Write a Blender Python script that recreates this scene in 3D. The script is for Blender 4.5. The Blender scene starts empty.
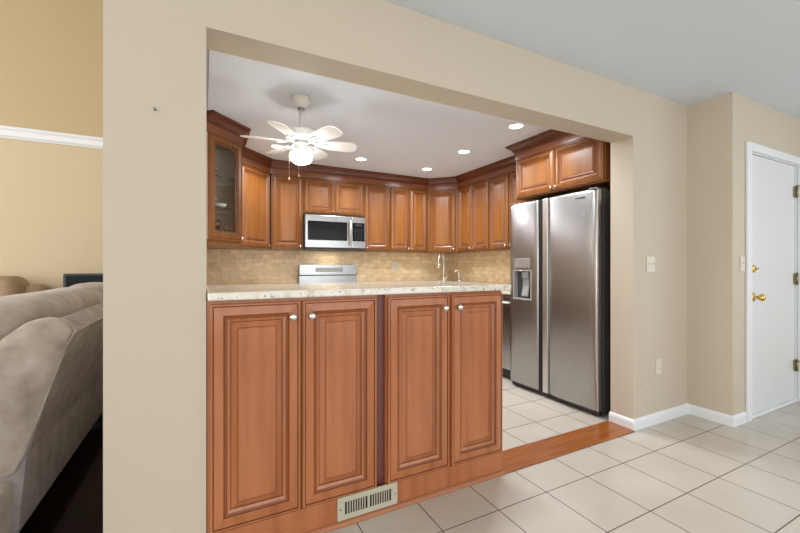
import bpy, bmesh, math, random
from mathutils import Vector, Matrix
random.seed(7)
S = bpy.context.scene
COL = S.collection
PI = math.pi
R = math.radians

# ------------------------------------------------------------------ camera
cd = bpy.data.cameras.new('camera'); cam = bpy.data.objects.new('camera', cd); COL.objects.link(cam)
cd.sensor_width = 36; cd.lens = 382.6/800*36; cd.clip_start = .05
cam.location = (0, 0, 1.17); cam.rotation_euler = (R(90), 0, R(-27.2))
S.camera = cam
# ------------------------------------------------------------------ world / light / exposure
w = bpy.data.worlds.new('world'); S.world = w; w.use_nodes = True
w.node_tree.nodes['Background'].inputs[0].default_value = (.86, .93, 1, 1)
w.node_tree.nodes['Background'].inputs[1].default_value = 1.0
S.view_settings.view_transform = 'Standard'; S.view_settings.look = 'None'
S.view_settings.gamma = 1; S.view_settings.use_curve_mapping = False
S.view_settings.exposure = -0.42

def area(name, loc, rot, sx, sy, power, col):
    l = bpy.data.lights.new(name, 'AREA'); l.shape = 'RECTANGLE'; l.size = sx; l.size_y = sy
    l.energy = power; l.color = col
    o = bpy.data.objects.new(name, l); COL.objects.link(o); o.location = loc; o.rotation_euler = rot
    return o
# added daylight panels at guessed, unseen windows behind and beside the camera
area('window_daylight_rear', (2.0, -2.9, 1.45), (R(90), 0, 0), 4.2, 1.8, 88, (.93, .97, 1))
area('window_daylight_right', (5.5, -.9, 1.45), (R(90), 0, R(90)), 2.2, 1.8, 35, (.93, .97, 1))
area('window_daylight_living', (-2.6, -2.9, 1.7), (R(90), 0, 0), 3.0, 2.4, 165, (1, .98, .95))
area('window_daylight_living_left', (-5.1, 2.3, 1.8), (R(90), 0, R(-90)), 2.6, 2.2, 250, (1, .98, .95))

# ------------------------------------------------------------------ materials
def new_mat(name):
    m = bpy.data.materials.new(name); m.use_nodes = True
    return m, m.node_tree, m.node_tree.nodes['Principled BSDF']
def flat(name, col, rough=.5, metal=0, coat=0, bump=0, bscale=200, spec=.5):
    m, nt, b = new_mat(name)
    b.inputs['Base Color'].default_value = (*col, 1); b.inputs['Roughness'].default_value = rough
    b.inputs['Metallic'].default_value = metal; b.inputs['Coat Weight'].default_value = coat
    b.inputs['Specular IOR Level'].default_value = spec
    if bump:
        tc = nt.nodes.new('ShaderNodeTexCoord'); n = nt.nodes.new('ShaderNodeTexNoise'); n.inputs['Scale'].default_value = bscale
        bp = nt.nodes.new('ShaderNodeBump'); bp.inputs['Strength'].default_value = bump; bp.inputs['Distance'].default_value = .002
        nt.links.new(tc.outputs['Object'], n.inputs['Vector']); nt.links.new(n.outputs['Fac'], bp.inputs['Height']); nt.links.new(bp.outputs[0], b.inputs['Normal'])
    return m
def emit(name, col, s):
    m, nt, b = new_mat(name)
    b.inputs['Base Color'].default_value = (*col, 1); b.inputs['Emission Color'].default_value = (*col, 1); b.inputs['Emission Strength'].default_value = s
    return m
def ramp(nt, stops):
    r = nt.nodes.new('ShaderNodeValToRGB'); e = r.color_ramp.elements
    e[0].position, e[0].color = stops[0][0], (*stops[0][1], 1)
    e[1].position, e[1].color = stops[-1][0], (*stops[-1][1], 1)
    for p, c in stops[1:-1]:
        x = e.new(p); x.color = (*c, 1)
    return r
def noisy(name, scale3, nscale, stops, rough=.4, coat=0, detail=4, bump=0, bd=.001, rot=(0,0,0)):
    m, nt, b = new_mat(name)
    tc = nt.nodes.new('ShaderNodeTexCoord'); mp = nt.nodes.new('ShaderNodeMapping')
    mp.inputs['Scale'].default_value = scale3; mp.inputs['Rotation'].default_value = rot
    n = nt.nodes.new('ShaderNodeTexNoise'); n.inputs['Scale'].default_value = nscale; n.inputs['Detail'].default_value = detail
    r = ramp(nt, stops)
    nt.links.new(tc.outputs['Object'], mp.inputs[0]); nt.links.new(mp.outputs[0], n.inputs['Vector'])
    nt.links.new(n.outputs['Fac'], r.inputs[0]); nt.links.new(r.outputs[0], b.inputs['Base Color'])
    b.inputs['Roughness'].default_value = rough; b.inputs['Coat Weight'].default_value = coat; b.inputs['Coat Roughness'].default_value = .15
    if bump:
        bp = nt.nodes.new('ShaderNodeBump'); bp.inputs['Strength'].default_value = bump; bp.inputs['Distance'].default_value = bd
        nt.links.new(n.outputs['Fac'], bp.inputs['Height']); nt.links.new(bp.outputs[0], b.inputs['Normal'])
    return m
def brick(name, bw, bh, off, mortar, c1, c2, cm, rough=.4, offset=0.0, uv='XY', nscale=3, nmix=.35, coat=0, bump=.4, dark=None):
    m, nt, b = new_mat(name); L = nt.links.new
    tc = nt.nodes.new('ShaderNodeTexCoord')
    sp = nt.nodes.new('ShaderNodeSeparateXYZ'); cb = nt.nodes.new('ShaderNodeCombineXYZ')
    L(tc.outputs['Object'], sp.inputs[0])
    if uv == 'XY':
        L(sp.outputs[0], cb.inputs[0]); L(sp.outputs[1], cb.inputs[1])
    else:
        a = nt.nodes.new('ShaderNodeMath'); a.operation = 'ADD'; L(sp.outputs[0], a.inputs[0]); L(sp.outputs[1], a.inputs[1])
        L(a.outputs[0], cb.inputs[0]); L(sp.outputs[2], cb.inputs[1])
    ad = nt.nodes.new('ShaderNodeVectorMath'); ad.operation = 'SUBTRACT'; ad.inputs[1].default_value = (off[0]-20*bw, off[1]-20*bh, 0)
    L(cb.outputs[0], ad.inputs[0])
    t = nt.nodes.new('ShaderNodeTexBrick'); t.offset = offset; t.squash = 1
    t.inputs['Scale'].default_value = 1; t.inputs['Brick Width'].default_value = bw; t.inputs['Row Height'].default_value = bh
    t.inputs['Mortar Size'].default_value = mortar; t.inputs['Mortar Smooth'].default_value = .1
    t.inputs['Color1'].default_value = (*c1, 1); t.inputs['Color2'].default_value = (*c2, 1); t.inputs['Mortar'].default_value = (*cm, 1)
    L(ad.outputs[0], t.inputs['Vector'])
    n = nt.nodes.new('ShaderNodeTexNoise'); n.inputs['Scale'].default_value = nscale; n.inputs['Detail'].default_value = 5
    L(tc.outputs['Object'], n.inputs['Vector'])
    rr = ramp(nt, [(.3, (1-nmix,)*3), (.7, (1, 1, 1))]); L(n.outputs['Fac'], rr.inputs[0])
    mx = nt.nodes.new('ShaderNodeMix'); mx.data_type = 'RGBA'; mx.blend_type = 'MULTIPLY'; mx.inputs[0].default_value = 1
    L(t.outputs['Color'], mx.inputs[6]); L(rr.outputs[0], mx.inputs[7]); L(mx.outputs[2], b.inputs['Base Color'])
    b.inputs['Roughness'].default_value = rough; b.inputs['Coat Weight'].default_value = coat
    bp = nt.nodes.new('ShaderNodeBump'); bp.inputs['Strength'].default_value = bump; bp.inputs['Distance'].default_value = .002; bp.invert = True
    L(t.outputs['Fac'], bp.inputs['Height']); L(bp.outputs[0], b.inputs['Normal'])
    return m

M = {}
M['wall'] = flat('beige_paint', (.575, .495, .39), .6, bump=.08, bscale=300)
M['wall_living'] = flat('tan_paint', (.60, .49, .325), .6, bump=.08, bscale=300)
M['wall_upper'] = flat('deep_tan_paint', (.52, .40, .235), .6)  # wall above the rail; its weaker light is painted into the colour
M['ceiling'] = flat('ceiling_white', (.69, .745, .80), .7)
M['ceiling_k'] = flat('kitchen_ceiling_white', (.80, .86, .95), .7)
M['interior'] = flat('pale_cabinet_interior', (.50, .37, .27), .5)
M['white'] = flat('white_paint', (.80, .82, .84), .35)
M['door_white'] = flat('door_white_paint', (.74, .75, .755), .35)
M['fan_white'] = flat('white_enamel', (.82, .81, .79), .35)
M['plate'] = flat('ivory_plastic', (.70, .64, .53), .35)
M['tile'] = brick('ceramic_floor_tile', .3195, .338, (.303, .066), .0028, (.575, .52, .45), (.56, .505, .435), (.13, .095, .075), .22, nscale=2.2, nmix=.12, coat=.15, bump=.3)
M['splash'] = brick('travertine_backsplash', .10, .05, (0, .914), .0022, (.98, .77, .48), (.80, .59, .34), (.72, .54, .33), .35, offset=.5, uv='XZ', nscale=14, nmix=.20, bump=.3)
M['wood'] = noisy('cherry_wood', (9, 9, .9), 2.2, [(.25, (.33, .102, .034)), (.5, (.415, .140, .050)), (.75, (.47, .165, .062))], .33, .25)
M['wood_upper'] = noisy('honey_cherry_wood', (9, 9, .9), 2.2, [(.25, (.165, .053, .008)), (.5, (.22, .076, .012)), (.75, (.27, .100, .018))], .36, .10)  # same cherry as the peninsula; the kitchen light's cast is put into the colour
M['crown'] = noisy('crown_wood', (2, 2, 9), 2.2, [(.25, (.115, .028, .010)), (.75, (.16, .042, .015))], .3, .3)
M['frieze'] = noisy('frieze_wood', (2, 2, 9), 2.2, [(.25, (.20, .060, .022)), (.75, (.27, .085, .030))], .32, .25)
M['glaze'] = flat('dark_glaze', (.12, .035, .014), .45)
M['glaze2'] = flat('mid_glaze', (.24, .075, .028), .4)
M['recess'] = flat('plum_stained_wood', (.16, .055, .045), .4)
M['shoe'] = noisy('shoe_wood', (1, 9, 9), 2, [(.3, (.36, .13, .05)), (.7, (.43, .17, .07))], .3, .3)
M['threshold'] = noisy('oak_threshold', (1.2, 14, 14), 4, [(.25, (.19, .048, .006)), (.5, (.30, .088, .014)), (.75, (.38, .125, .024))], .3, .15, detail=8)
M['darkfloor'] = brick('dark_hardwood', 1.2, .09, (0, 0), .001, (.022, .008, .006), (.012, .005, .004), (.002, .001, .001), .18, offset=.37, nscale=6, nmix=.4, coat=.3)
M['steel'] = noisy('brushed_steel', (1, 1, 60), 6, [(.3, (.40, .40, .395)), (.7, (.50, .495, .49))], .22)
M['steel'].node_tree.nodes['Principled BSDF'].inputs['Metallic'].default_value = 1
M['steel_fr'] = noisy('fridge_steel', (260, 1, .6), 3, [(.3, (.38, .375, .37)), (.7, (.43, .425, .42))], .32, detail=2, bump=.35, bd=.0006)
M['steel_fr'].node_tree.nodes['Principled BSDF'].inputs['Metallic'].default_value = 1
M['steel_edge'] = flat('light_steel_edge', (.75, .74, .72), .35, 1)
M['steel_panel'] = flat('dull_steel_panel', (.40, .38, .35), .4, .6)
M['nickel'] = flat('satin_nickel', (.75, .72, .68), .25, 1)
M['brass'] = flat('polished_brass', (.72, .48, .13), .2, 1)
M['oldbrass'] = flat('aged_hinge_brass', (.30, .26, .14), .35, 1)
M['black'] = flat('black_plastic', (.012, .012, .013), .35)
M['gap'] = flat('black_gasket', (.006, .006, .006), .6)  # door gasket; also the painted-in dark of vent openings and door split
M['blackglass'] = flat('black_glass', (.008, .008, .009), .10, spec=.12)
M['grey'] = flat('grey_plastic', (.30, .30, .30), .4)
M['dgrey'] = flat('dark_grey_plastic', (.07, .07, .07), .4)
M['ventmetal'] = flat('greige_vent_metal', (.50, .47, .36), .4)
M['screen'] = flat('tv_screen', (.010, .015, .017), .35, spec=.08)
M['suede'] = noisy('taupe_suede', (1, 1, 1), 11, [(.28, (.27, .22, .18)), (.5, (.38, .315, .26)), (.72, (.47, .41, .35))], .85, 0, 8, .25, .004)
M['suede'].node_tree.nodes['Principled BSDF'].inputs['Sheen Weight'].default_value = .3
M['suede_dark'] = noisy('slate_suede', (1, 1, 1), 12, [(.3, (.30, .265, .25)), (.7, (.46, .42, .41))], .8, 0, 8, .25, .004)  # same taupe suede; cool shade tone and brightening put into the colour
M['suede_brown'] = noisy('tan_suede', (1, 1, 1), 7, [(.3, (.33, .235, .14)), (.7, (.42, .31, .20))], .8, 0, 6, .2, .004)
M['globe'] = emit('lit_frosted_glass', (1, .98, .94), 50)
M['lens'] = emit('lit_downlight_lens', (1, .97, .90), 8)
M['chain'] = flat('chain_brass', (.62, .45, .33), .3, .6)
def granite():
    m, nt, b = new_mat('white_granite'); L = nt.links.new
    tc = nt.nodes.new('ShaderNodeTexCoord')
    n = nt.nodes.new('ShaderNodeTexNoise'); n.inputs['Scale'].default_value = 22; n.inputs['Detail'].default_value = 6
    r = ramp(nt, [(.30, (.50, .41, .29)), (.45, (.72, .67, .57)), (.7, (.78, .74, .65))])
    n2 = nt.nodes.new('ShaderNodeTexNoise'); n2.inputs['Scale'].default_value = 75; n2.inputs['Detail'].default_value = 3
    r2 = ramp(nt, [(.32, (.22, .13, .09)), (.385, (1, 1, 1))])
    L(tc.outputs['Object'], n.inputs[0]); L(tc.outputs['Object'], n2.inputs[0]); L(n.outputs[0], r.inputs[0]); L(n2.outputs[0], r2.inputs[0])
    mx = nt.nodes.new('ShaderNodeMix'); mx.data_type = 'RGBA'; mx.blend_type = 'MULTIPLY'; mx.inputs[0].default_value = 1
    L(r.outputs[0], mx.inputs[6]); L(r2.outputs[0], mx.inputs[7]); L(mx.outputs[2], b.inputs['Base Color'])
    b.inputs['Roughness'].default_value = .12; b.inputs['Coat Weight'].default_value = .3
    return m
M['granite'] = granite()
def glass():
    m, nt, b = new_mat('clear_glass')
    b.inputs['Base Color'].default_value = (.95, .98, .96, 1); b.inputs['Roughness'].default_value = .02
    b.inputs['Transmission Weight'].default_value = 1; b.inputs['IOR'].default_value = 1.45
    return m
M['glass'] = glass()
def thin_glass():
    m, nt, b = new_mat('window_glass'); L = nt.links.new
    t = nt.nodes.new('ShaderNodeBsdfTransparent'); g = nt.nodes.new('ShaderNodeBsdfGlossy'); g.inputs['Roughness'].default_value = .03
    mx = nt.nodes.new('ShaderNodeMixShader'); t.inputs[0].default_value = (.93, .95, .94, 1)
    mx.inputs[0].default_value = .05; L(t.outputs[0], mx.inputs[1]); L(g.outputs[0], mx.inputs[2]); L(mx.outputs[0], nt.nodes['Material Output'].inputs[0])
    return m
M['pane'] = thin_glass()

# ------------------------------------------------------------------ mesh builder
class MB:
    def __init__(s): s.bm = bmesh.new(); s.mats = []
    def mi(s, m):
        if m not in s.mats: s.mats.append(m)
        return s.mats.index(m)
    def box(s, x0, y0, z0, x1, y1, z1, m, bev=0, seg=2):
        r = bmesh.ops.create_cube(s.bm, size=1); vs = r['verts']
        for v in vs:
            v.co = Vector((x0+(v.co.x+.5)*(x1-x0), y0+(v.co.y+.5)*(y1-y0), z0+(v.co.z+.5)*(z1-z0)))
        fs = set(f for v in vs for f in v.link_faces)
        for f in fs: f.material_index = s.mi(m)
        if bev:
            es = list(set(e for v in vs for e in v.link_edges))
            r = bmesh.ops.bevel(s.bm, geom=es, offset=bev, segments=seg, affect='EDGES', profile=.5, clamp_overlap=True)
            for f in r['faces']: f.material_index = s.mi(m)
        return s
    def lathe(s, prof, m, mat=Matrix.Identity(4), seg=24, smooth=True, z=0):
        rings = []
        for (r, h) in prof:
            if r < 1e-5: rings.append([s.bm.verts.new(mat @ Vector((0, 0, h)))])
            else: rings.append([s.bm.verts.new(mat @ Vector((r*math.cos(2*PI*i/seg), r*math.sin(2*PI*i/seg), h))) for i in range(seg)])
        for a, b in zip(rings, rings[1:]):
            for i in range(seg):
                j = (i+1) % seg
                if len(a) == 1 and len(b) == 1: continue
                if len(a) == 1: vs = (a[0], b[i], b[j])
                elif len(b) == 1: vs = (a[i], b[0], a[j])
                else: vs = (a[i], b[i], b[j], a[j])
                try:
                    f = s.bm.faces.new(vs); f.material_index = s.mi(m); f.smooth = smooth
                except ValueError: pass
        return s
    def cyl(s, p0, p1, r, m, r2=None, seg=16):
        p0 = Vector(p0); p1 = Vector(p1); d = p1-p0; L = d.length
        mat = Matrix.Translation(p0) @ d.to_track_quat('Z', 'Y').to_matrix().to_4x4()
        r2 = r if r2 is None else r2
        return s.lathe([(0, 0), (r, 0), (r2, L), (0, L)], m, mat, seg)
    def tube(s, pts, r, m, seg=10):
        pts = [Vector(p) for p in pts]; rings = []
        for i, p in enumerate(pts):
            d = (pts[min(i+1, len(pts)-1)]-pts[max(i-1, 0)]).normalized()
            q = d.to_track_quat('Z', 'Y').to_matrix()
            rr = r[i] if isinstance(r, (list, tuple)) else r
            rings.append([s.bm.verts.new(p + q @ Vector((rr*math.cos(2*PI*k/seg), rr*math.sin(2*PI*k/seg), 0))) for k in range(seg)])
        # keep rings aligned
        for a, b in zip(rings, rings[1:]):
            best = min(range(seg), key=lambda o: sum((a[k].co-b[(k+o) % seg].co).length for k in range(seg)))
            b[:] = b[best:]+b[:best]
        for a, b in zip(rings, rings[1:]):
            for k in range(seg):
                j = (k+1) % seg
                f = s.bm.faces.new((a[k], a[j], b[j], b[k])); f.material_index = s.mi(m); f.smooth = True
        for g in (rings[0][::-1], rings[-1]):
            f = s.bm.faces.new(g); f.material_index = s.mi(m)
        return s
    def prism(s, poly, z0, z1, m, bev=0, axis='Z', seg=2, smooth=False):
        def P(a, b, c):
            return Vector((a, b, c)) if axis == 'Z' else Vector((a, c, b)) if axis == 'Y' else Vector((c, a, b))
        lo = [s.bm.verts.new(P(x, y, z0)) for x, y in poly]; hi = [s.bm.verts.new(P(x, y, z1)) for x, y in poly]
        fs = [s.bm.faces.new(lo[::-1]), s.bm.faces.new(hi)]
        n = len(poly)
        for i in range(n):
            j = (i+1) % n; fs.append(s.bm.faces.new((lo[i], lo[j], hi[j], hi[i])))
        for f in fs: f.material_index = s.mi(m); f.smooth = smooth
        if bev:
            es = list(set(e for f in fs for e in f.edges))
            r = bmesh.ops.bevel(s.bm, geom=es, offset=bev, segments=seg, affect='EDGES', profile=.5, clamp_overlap=True)
            for f in r['faces']: f.material_index = s.mi(m); f.smooth = smooth
        return s
    def sweep(s, path, prof, m, close_ends=True):
        """path: plan points; prof: (out, z) with out to the RIGHT of travel"""
        n = len(path); P = [Vector(p) for p in path]; rings = []
        for i in range(n):
            def nr(a, b):
                d = (b-a).normalized(); return Vector((d.y, -d.x))
            if i == 0: o = nr(P[0], P[1])
            elif i == n-1: o = nr(P[-2], P[-1])
            else:
                a, b = nr(P[i-1], P[i]), nr(P[i], P[i+1]); o = (a+b)/(1+a.dot(b))
            rings.append([s.bm.verts.new((P[i].x+o.x*q, P[i].y+o.y*q, z)) for q, z in prof])
        k = len(prof)
        for a, b in zip(rings, rings[1:]):
            for i in range(k):
                j = (i+1) % k
                f = s.bm.faces.new((a[i], b[i], b[j], a[j])); f.material_index = s.mi(m)
        if close_ends:
            for g in (rings[0], rings[-1][::-1]):
                f = s.bm.faces.new(g); f.material_index = s.mi(m)
        return s
    def door(s, x0, z0, w, h, y, prof, fill=True):
        """nested rectangles; prof: (inset, proud, material of the band leading to it); front faces -Y"""
        rings = []
        for (i, p, mt) in prof:
            rings.append([s.bm.verts.new(c) for c in ((x0+i, y-p, z0+i), (x0+w-i, y-p, z0+i), (x0+w-i, y-p, z0+h-i), (x0+i, y-p, z0+h-i))])
        for (a, b, pr) in zip(rings, rings[1:], prof[1:]):
            for k in range(4):
                j = (k+1) % 4
                f = s.bm.faces.new((a[k], a[j], b[j], b[k])); f.material_index = s.mi(pr[2])
        if fill:
            f = s.bm.faces.new(rings[-1]); f.material_index = s.mi(prof[-1][2])
            f = s.bm.faces.new(rings[0][::-1]); f.material_index = s.mi(prof[-1][2])
        return s
    def build(s, name, parent=None, loc=None, rotz=0, subsurf=0, smooth=False, bevel=0):
        bmesh.ops.recalc_face_normals(s.bm, faces=s.bm.faces)
        me = bpy.data.meshes.new(name); s.bm.to_mesh(me); s.bm.free()
        for m in s.mats: me.materials.append(M[m])
        o = bpy.data.objects.new(name, me); COL.objects.link(o)
        if parent: o.parent = parent
        if loc: o.location = loc
        o.rotation_euler = (0, 0, rotz)
        if bevel:
            b = o.modifiers.new('bevel', 'BEVEL'); b.width = bevel; b.segments = 2; b.limit_method = 'ANGLE'
        if subsurf:
            u = o.modifiers.new('sub', 'SUBSURF'); u.levels = subsurf; u.render_levels = subsurf
        if smooth or subsurf:
            for p in me.polygons: p.use_smooth = True
        return o
def thing(name, label, cat, loc=(0, 0, 0), rotz=0, group=None):
    o = bpy.data.objects.new(name, None); COL.objects.link(o); o.location = loc; o.rotation_euler = (0, 0, rotz)
    o.empty_display_size = .1
    return tag(o, label, cat, group)
def tag(o, label, cat, group=None):
    o['label'] = label; o['category'] = cat
    if group: o['group'] = group
    return o
def struct(o): o['kind'] = 'structure'; return o
def dup(root, loc, rotz=None, label=None):
    r = root.copy(); COL.objects.link(r); r.location = loc
    if rotz is not None: r.rotation_euler = (0, 0, rotz)
    if label: r['label'] = label
    for ch in list(root.children):
        c = ch.copy(); COL.objects.link(c); c.parent = r
        for g in ch.children:
            d = g.copy(); COL.objects.link(d); d.parent = c
    return r
def sbox(name, *a, m='wall', parent=None):
    return struct(MB().box(*a, m).build(name, parent))

# ------------------------------------------------------------------ the setting
CH, KH = 2.448, 2.378      # ceilings: front room, kitchen
sbox('floor', -.32, -3.2, -.1, 5.6, 5.0, 0, m='tile')
sbox('floor_living', -5.2, -3.2, -.1, -.32, 5.0, 0, m='darkfloor')
sbox('wall_pier', -.313, 1.67, 0, .01, 1.84, 4.4)
sbox('wall_header', .01, 1.67, 2.103, 2.73, 1.84, CH)
sbox('wall_right_of_opening', 2.73, 1.67, 0, 3.60, 1.84, CH)
sbox('wall_kitchen_left', -.12, 1.84, 0, .012, 4.88, 4.4)
sbox('wall_kitchen_right', 3.40, 1.84, 0, 3.60, 4.88, CH)
sbox('wall_kitchen_back', -.12, 4.88, 0, 3.60, 5.0, 4.4)
sbox('wall_jog', 3.44, 1.377, 0, 3.62, 1.67, CH)
mb = MB().box(3.62, 1.377, 0, 3.70, 1.53, CH, 'wall').box(3.70, 1.377, 2.055, 4.585, 1.53, CH, 'wall').box(4.585, 1.377, 0, 5.6, 1.53, CH, 'wall')
struct(mb.build('wall_door_side'))
# right wall and rear wall, each with a guessed window opening
mb = MB().box(5.6, -3.2, 0, 5.72, -2.1, CH, 'wall').box(5.6, .3, 0, 5.72, 1.53, CH, 'wall').box(5.6, -2.1, 0, 5.72, .3, .5, 'wall').box(5.6, -2.1, 2.25, 5.72, .3, CH, 'wall')
struct(mb.build('wall_right'))
mb = MB().box(-.32, -3.2, 0, -.1, -3.08, CH, 'wall').box(4.1, -3.2, 0, 5.6, -3.08, CH, 'wall').box(-.1, -3.2, 0, 4.1, -3.08, .45, 'wall').box(-.1, -3.2, 2.3, 4.1, -3.08, CH, 'wall')
struct(mb.build('wall_rear'))
mb = MB().box(-5.2, -3.2, 0, -4.2, -3.08, 4.4, 'wall_living').box(-1.0, -3.2, 0, -.32, -3.08, 4.4, 'wall_living').box(-4.2, -3.2, 0, -1, -3.08, .3, 'wall_living').box(-4.2, -3.2, 3.0, -1, -3.08, 4.4, 'wall_living')
struct(mb.build('wall_living_rear'))
sbox('wall_living_back', -5.2, 4.88, 0, -.12, 5.0, 2.44, m='wall_living')
sbox('wall_living_back_upper', -5.2, 4.88, 2.44, -.12, 5.0, 4.4, m='wall_upper')
mb = MB().box(-5.32, -3.2, 0, -5.2, 1.0, 4.4, 'wall_living').box(-5.32, 3.6, 0, -5.2, 5.0, 4.4, 'wall_living').box(-5.32, 1.0, 0, -5.2, 3.6, .6, 'wall_living').box(-5.32, 1.0, 2.9, -5.2, 3.6, 4.4, 'wall_living')
struct(mb.build('wall_living_left'))
sbox('wall_above_ceiling', -.32, -3.2, CH+.1, -.22, 1.67, 4.4, m='wall_living')
sbox('ceiling', -.313, -3.2, CH, 5.72, 1.84, CH+.1, m='ceiling')
sbox('ceiling_kitchen', .03, 1.84, KH, 3.40, 4.88, KH+.1, m='ceiling_k')
sbox('ceiling_living', -5.3, -3.2, 4.4, -.1, 5.0, 4.5, m='ceiling')
def window(n, x0, x1, z0, z1, y, vertical=False):  # guessed windows out of view, added to carry the daylight
    f = MB(); t = .05
    def B(a0, c0, a1, c1, m='white', d=(0, .06)):
        if vertical: f.box(y+d[0], a0, c0, y+d[1], a1, c1, m)
        else: f.box(a0, y+d[0], c0, a1, y+d[1], c1, m)
    B(x0, z0, x0+t, z1); B(x1-t, z0, x1, z1); B(x0+t, z0, x1-t, z0+t); B(x0+t, z1-t, x1-t, z1)
    xm = (x0+x1)/2; B(xm-.03, z0+t, xm+.03, z1-t)
    B(x0+t, z0+t, x1-t, z1-t, 'pane', (.028, .032))
    struct(f.build('window_%d' % n))
window(1, -.1, 4.1, .45, 2.3, -3.17)
window(2, -2.1, .3, .5, 2.25, 5.63, True)
window(4, 1.0, 3.6, .6, 2.9, -5.29, True)
window(3, -4.2, -1, .3, 3.0, -3.17)
# baseboards
bprof = [(0, 0), (.014, 0), (.014, .055), (.010, .068), (.004, .074), (0, .078)]
def baseboard(name, path): return struct(MB().sweep(path, bprof, 'white').build(name))
baseboard('baseboard_jamb', [(2.73, 1.845), (2.73, 1.67), (3.44, 1.67), (3.44, 1.377), (3.632, 1.377)])
baseboard('baseboard_door_right', [(4.655, 1.377), (5.6, 1.377)])
baseboard('baseboard_pier', [(-.313, 1.84), (-.313, 1.67), (.008, 1.67)])
# living room rail moulding
mb = MB(); mb.sweep([(-5.2, 4.88), (-.12, 4.88)], [(0, 2.37), (.012, 2.37), (.02, 2.385), (.03, 2.395), (.035, 2.44), (.045, 2.455), (.045, 2.475), (.03, 2.485), (0, 2.49)], 'white')
struct(mb.build('trim_1'))
# door casing
mb = MB()
mb.box(3.635, 1.357, 0, 3.703, 1.377, 2.112, 'white', .005); mb.box(4.582, 1.357, 0, 4.65, 1.377, 2.112, 'white', .005)
mb.box(3.703, 1.357, 2.05, 4.582, 1.377, 2.112, 'white', .005)
mb.box(3.70, 1.378, 0, 3.712, 1.53, 2.055, 'white'); mb.box(4.573, 1.378, 0, 4.585, 1.53, 2.055, 'white'); mb.box(3.712, 1.378, 2.043, 4.573, 1.53, 2.055, 'white')
struct(mb.build('trim_2'))
# door sill, threshold strip of wood under the opening
struct(MB().box(3.713, 1.37, 0.001, 4.572, 1.5, .022, 'white', .004).build('trim_3'))
# thing: wood threshold
wt = MB().box(1.507, 1.645, .0005, 2.715, 1.85, .008, 'threshold', .002)
tag(wt.build('wood_threshold'), 'orange-brown wood threshold strip between the white kitchen tile and the front room tile', 'threshold')
# backsplash
mb = MB().box(.013, 4.868, .952, 3.399, 4.879, 1.37, 'splash'); struct(mb.build('trim_4'))
struct(MB().box(.013, 3.33, .952, .023, 4.867, 1.37, 'splash').build('trim_5'))
struct(MB().box(3.389, 2.87, .952, 3.399, 4.867, 1.37, 'splash').build('trim_6'))

# door (entry)
d = struct(MB().box(3.715, 1.39, .024, 4.570, 1.43, 2.040, 'door_white', .002).build('door_1'))
def rosette(x, z, knob):
    mat = Matrix.Translation((x, 1.39, z)) @ Matrix.Rotation(R(90), 4, 'X')
    if knob: prof = [(0, 0), (.033, 0), (.033, .006), (.018, .012), (.011, .016), (.011, .032), (.022, .04), (.028, .052), (.026, .064), (.015, .072), (0, .073)]
    else: prof = [(0, 0), (.03, 0), (.03, .008), (.02, .014), (.0, .014)]
    return MB().lathe(prof, 'brass', mat)
rosette(3.795, .932, True).build('door_handle', d)
dbm = rosette(3.795, 1.153, False); dbm.box(3.785, 1.355, 1.146, 3.805, 1.378, 1.160, 'brass', .003); dbm.build('deadbolt', d)
for z in (1.815, 1.062, .315):
    h = MB(); h.cyl((4.562, 1.372, z-.05), (4.562, 1.372, z+.05), .008, 'oldbrass'); h.box(4.540, 1.3765, z-.045, 4.562, 1.3895, z+.045, 'oldbrass')
    h.cyl((4.562, 1.372, z+.05), (4.562, 1.372, z+.056), .005, 'oldbrass')
    if z != 1.062: h.tube([(4.562, 1.372, z+.04), (4.53, 1.345, z+.042), (4.50, 1.34, z+.042)] if z < 1 else [(4.562, 1.372, z+.052), (4.60, 1.35, z+.055)], .004, 'oldbrass')
    h.build('hinge', d)

# ------------------------------------------------------------------ doors & cabinets
def dprof(s, W='wood', t=.019):
    k = 1 if s > .75 else 1.9      # glazed grooves keep their width on the smaller doors
    q = [(0, 0, W), (0, t-.004, W), (.004, t, W), (.012*s, t, W), (.012*s+.0022*k, t-.005, 'glaze'), (.012*s+.0045*k, t-.001, W),
         (.056*s, t+.005, W), (.056*s+.004, t-.001, W), (.056*s+.004+.0022*k, t-.004, 'glaze'), (.056*s+.007+.0022*k, t-.001, W), (.0725*s+.0005+.0022*k, t-.006, 'glaze2'),
         (.090*s, t-.010, W), (.090*s+.0028*k, t-.013, 'glaze'), (.119*s, t-.003, W), (.119*s+.0022*k, t-.0045, 'glaze2'), (.124*s+.0022*k, t-.001, W), (.128*s+.0022*k, t, W)]
    return q
def knob(mb, x, y, z, m='nickel', k=1.0):
    mat = Matrix.Translation((x, y, z)) @ Matrix.Rotation(R(90), 4, 'X')
    mb.lathe([(0, 0), (.007*k, 0), (.006*k, .012*k), (.014*k, .017*k), (.017*k, .022*k), (.015*k, .028*k), (.008*k, .031*k), (0, .032*k)], m, mat, 20)
    return mb
def add_door(root, x, z, w, h, W, s, knob_side=None, knob_z=None, y=0, kk=.8, name='door'):
    d = MB().door(0, 0, w, h, 0, dprof(s, W)).build(name, root, (x, y, z))
    if knob_side is not None:
        ko = .026 if kk < 1 else .036
        kx = w-ko if knob_side == 'R' else ko if knob_side == 'L' else w/2
        knob(MB(), kx, -.020, knob_z, 'nickel', kk).build('knob', d)
    return d
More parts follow.
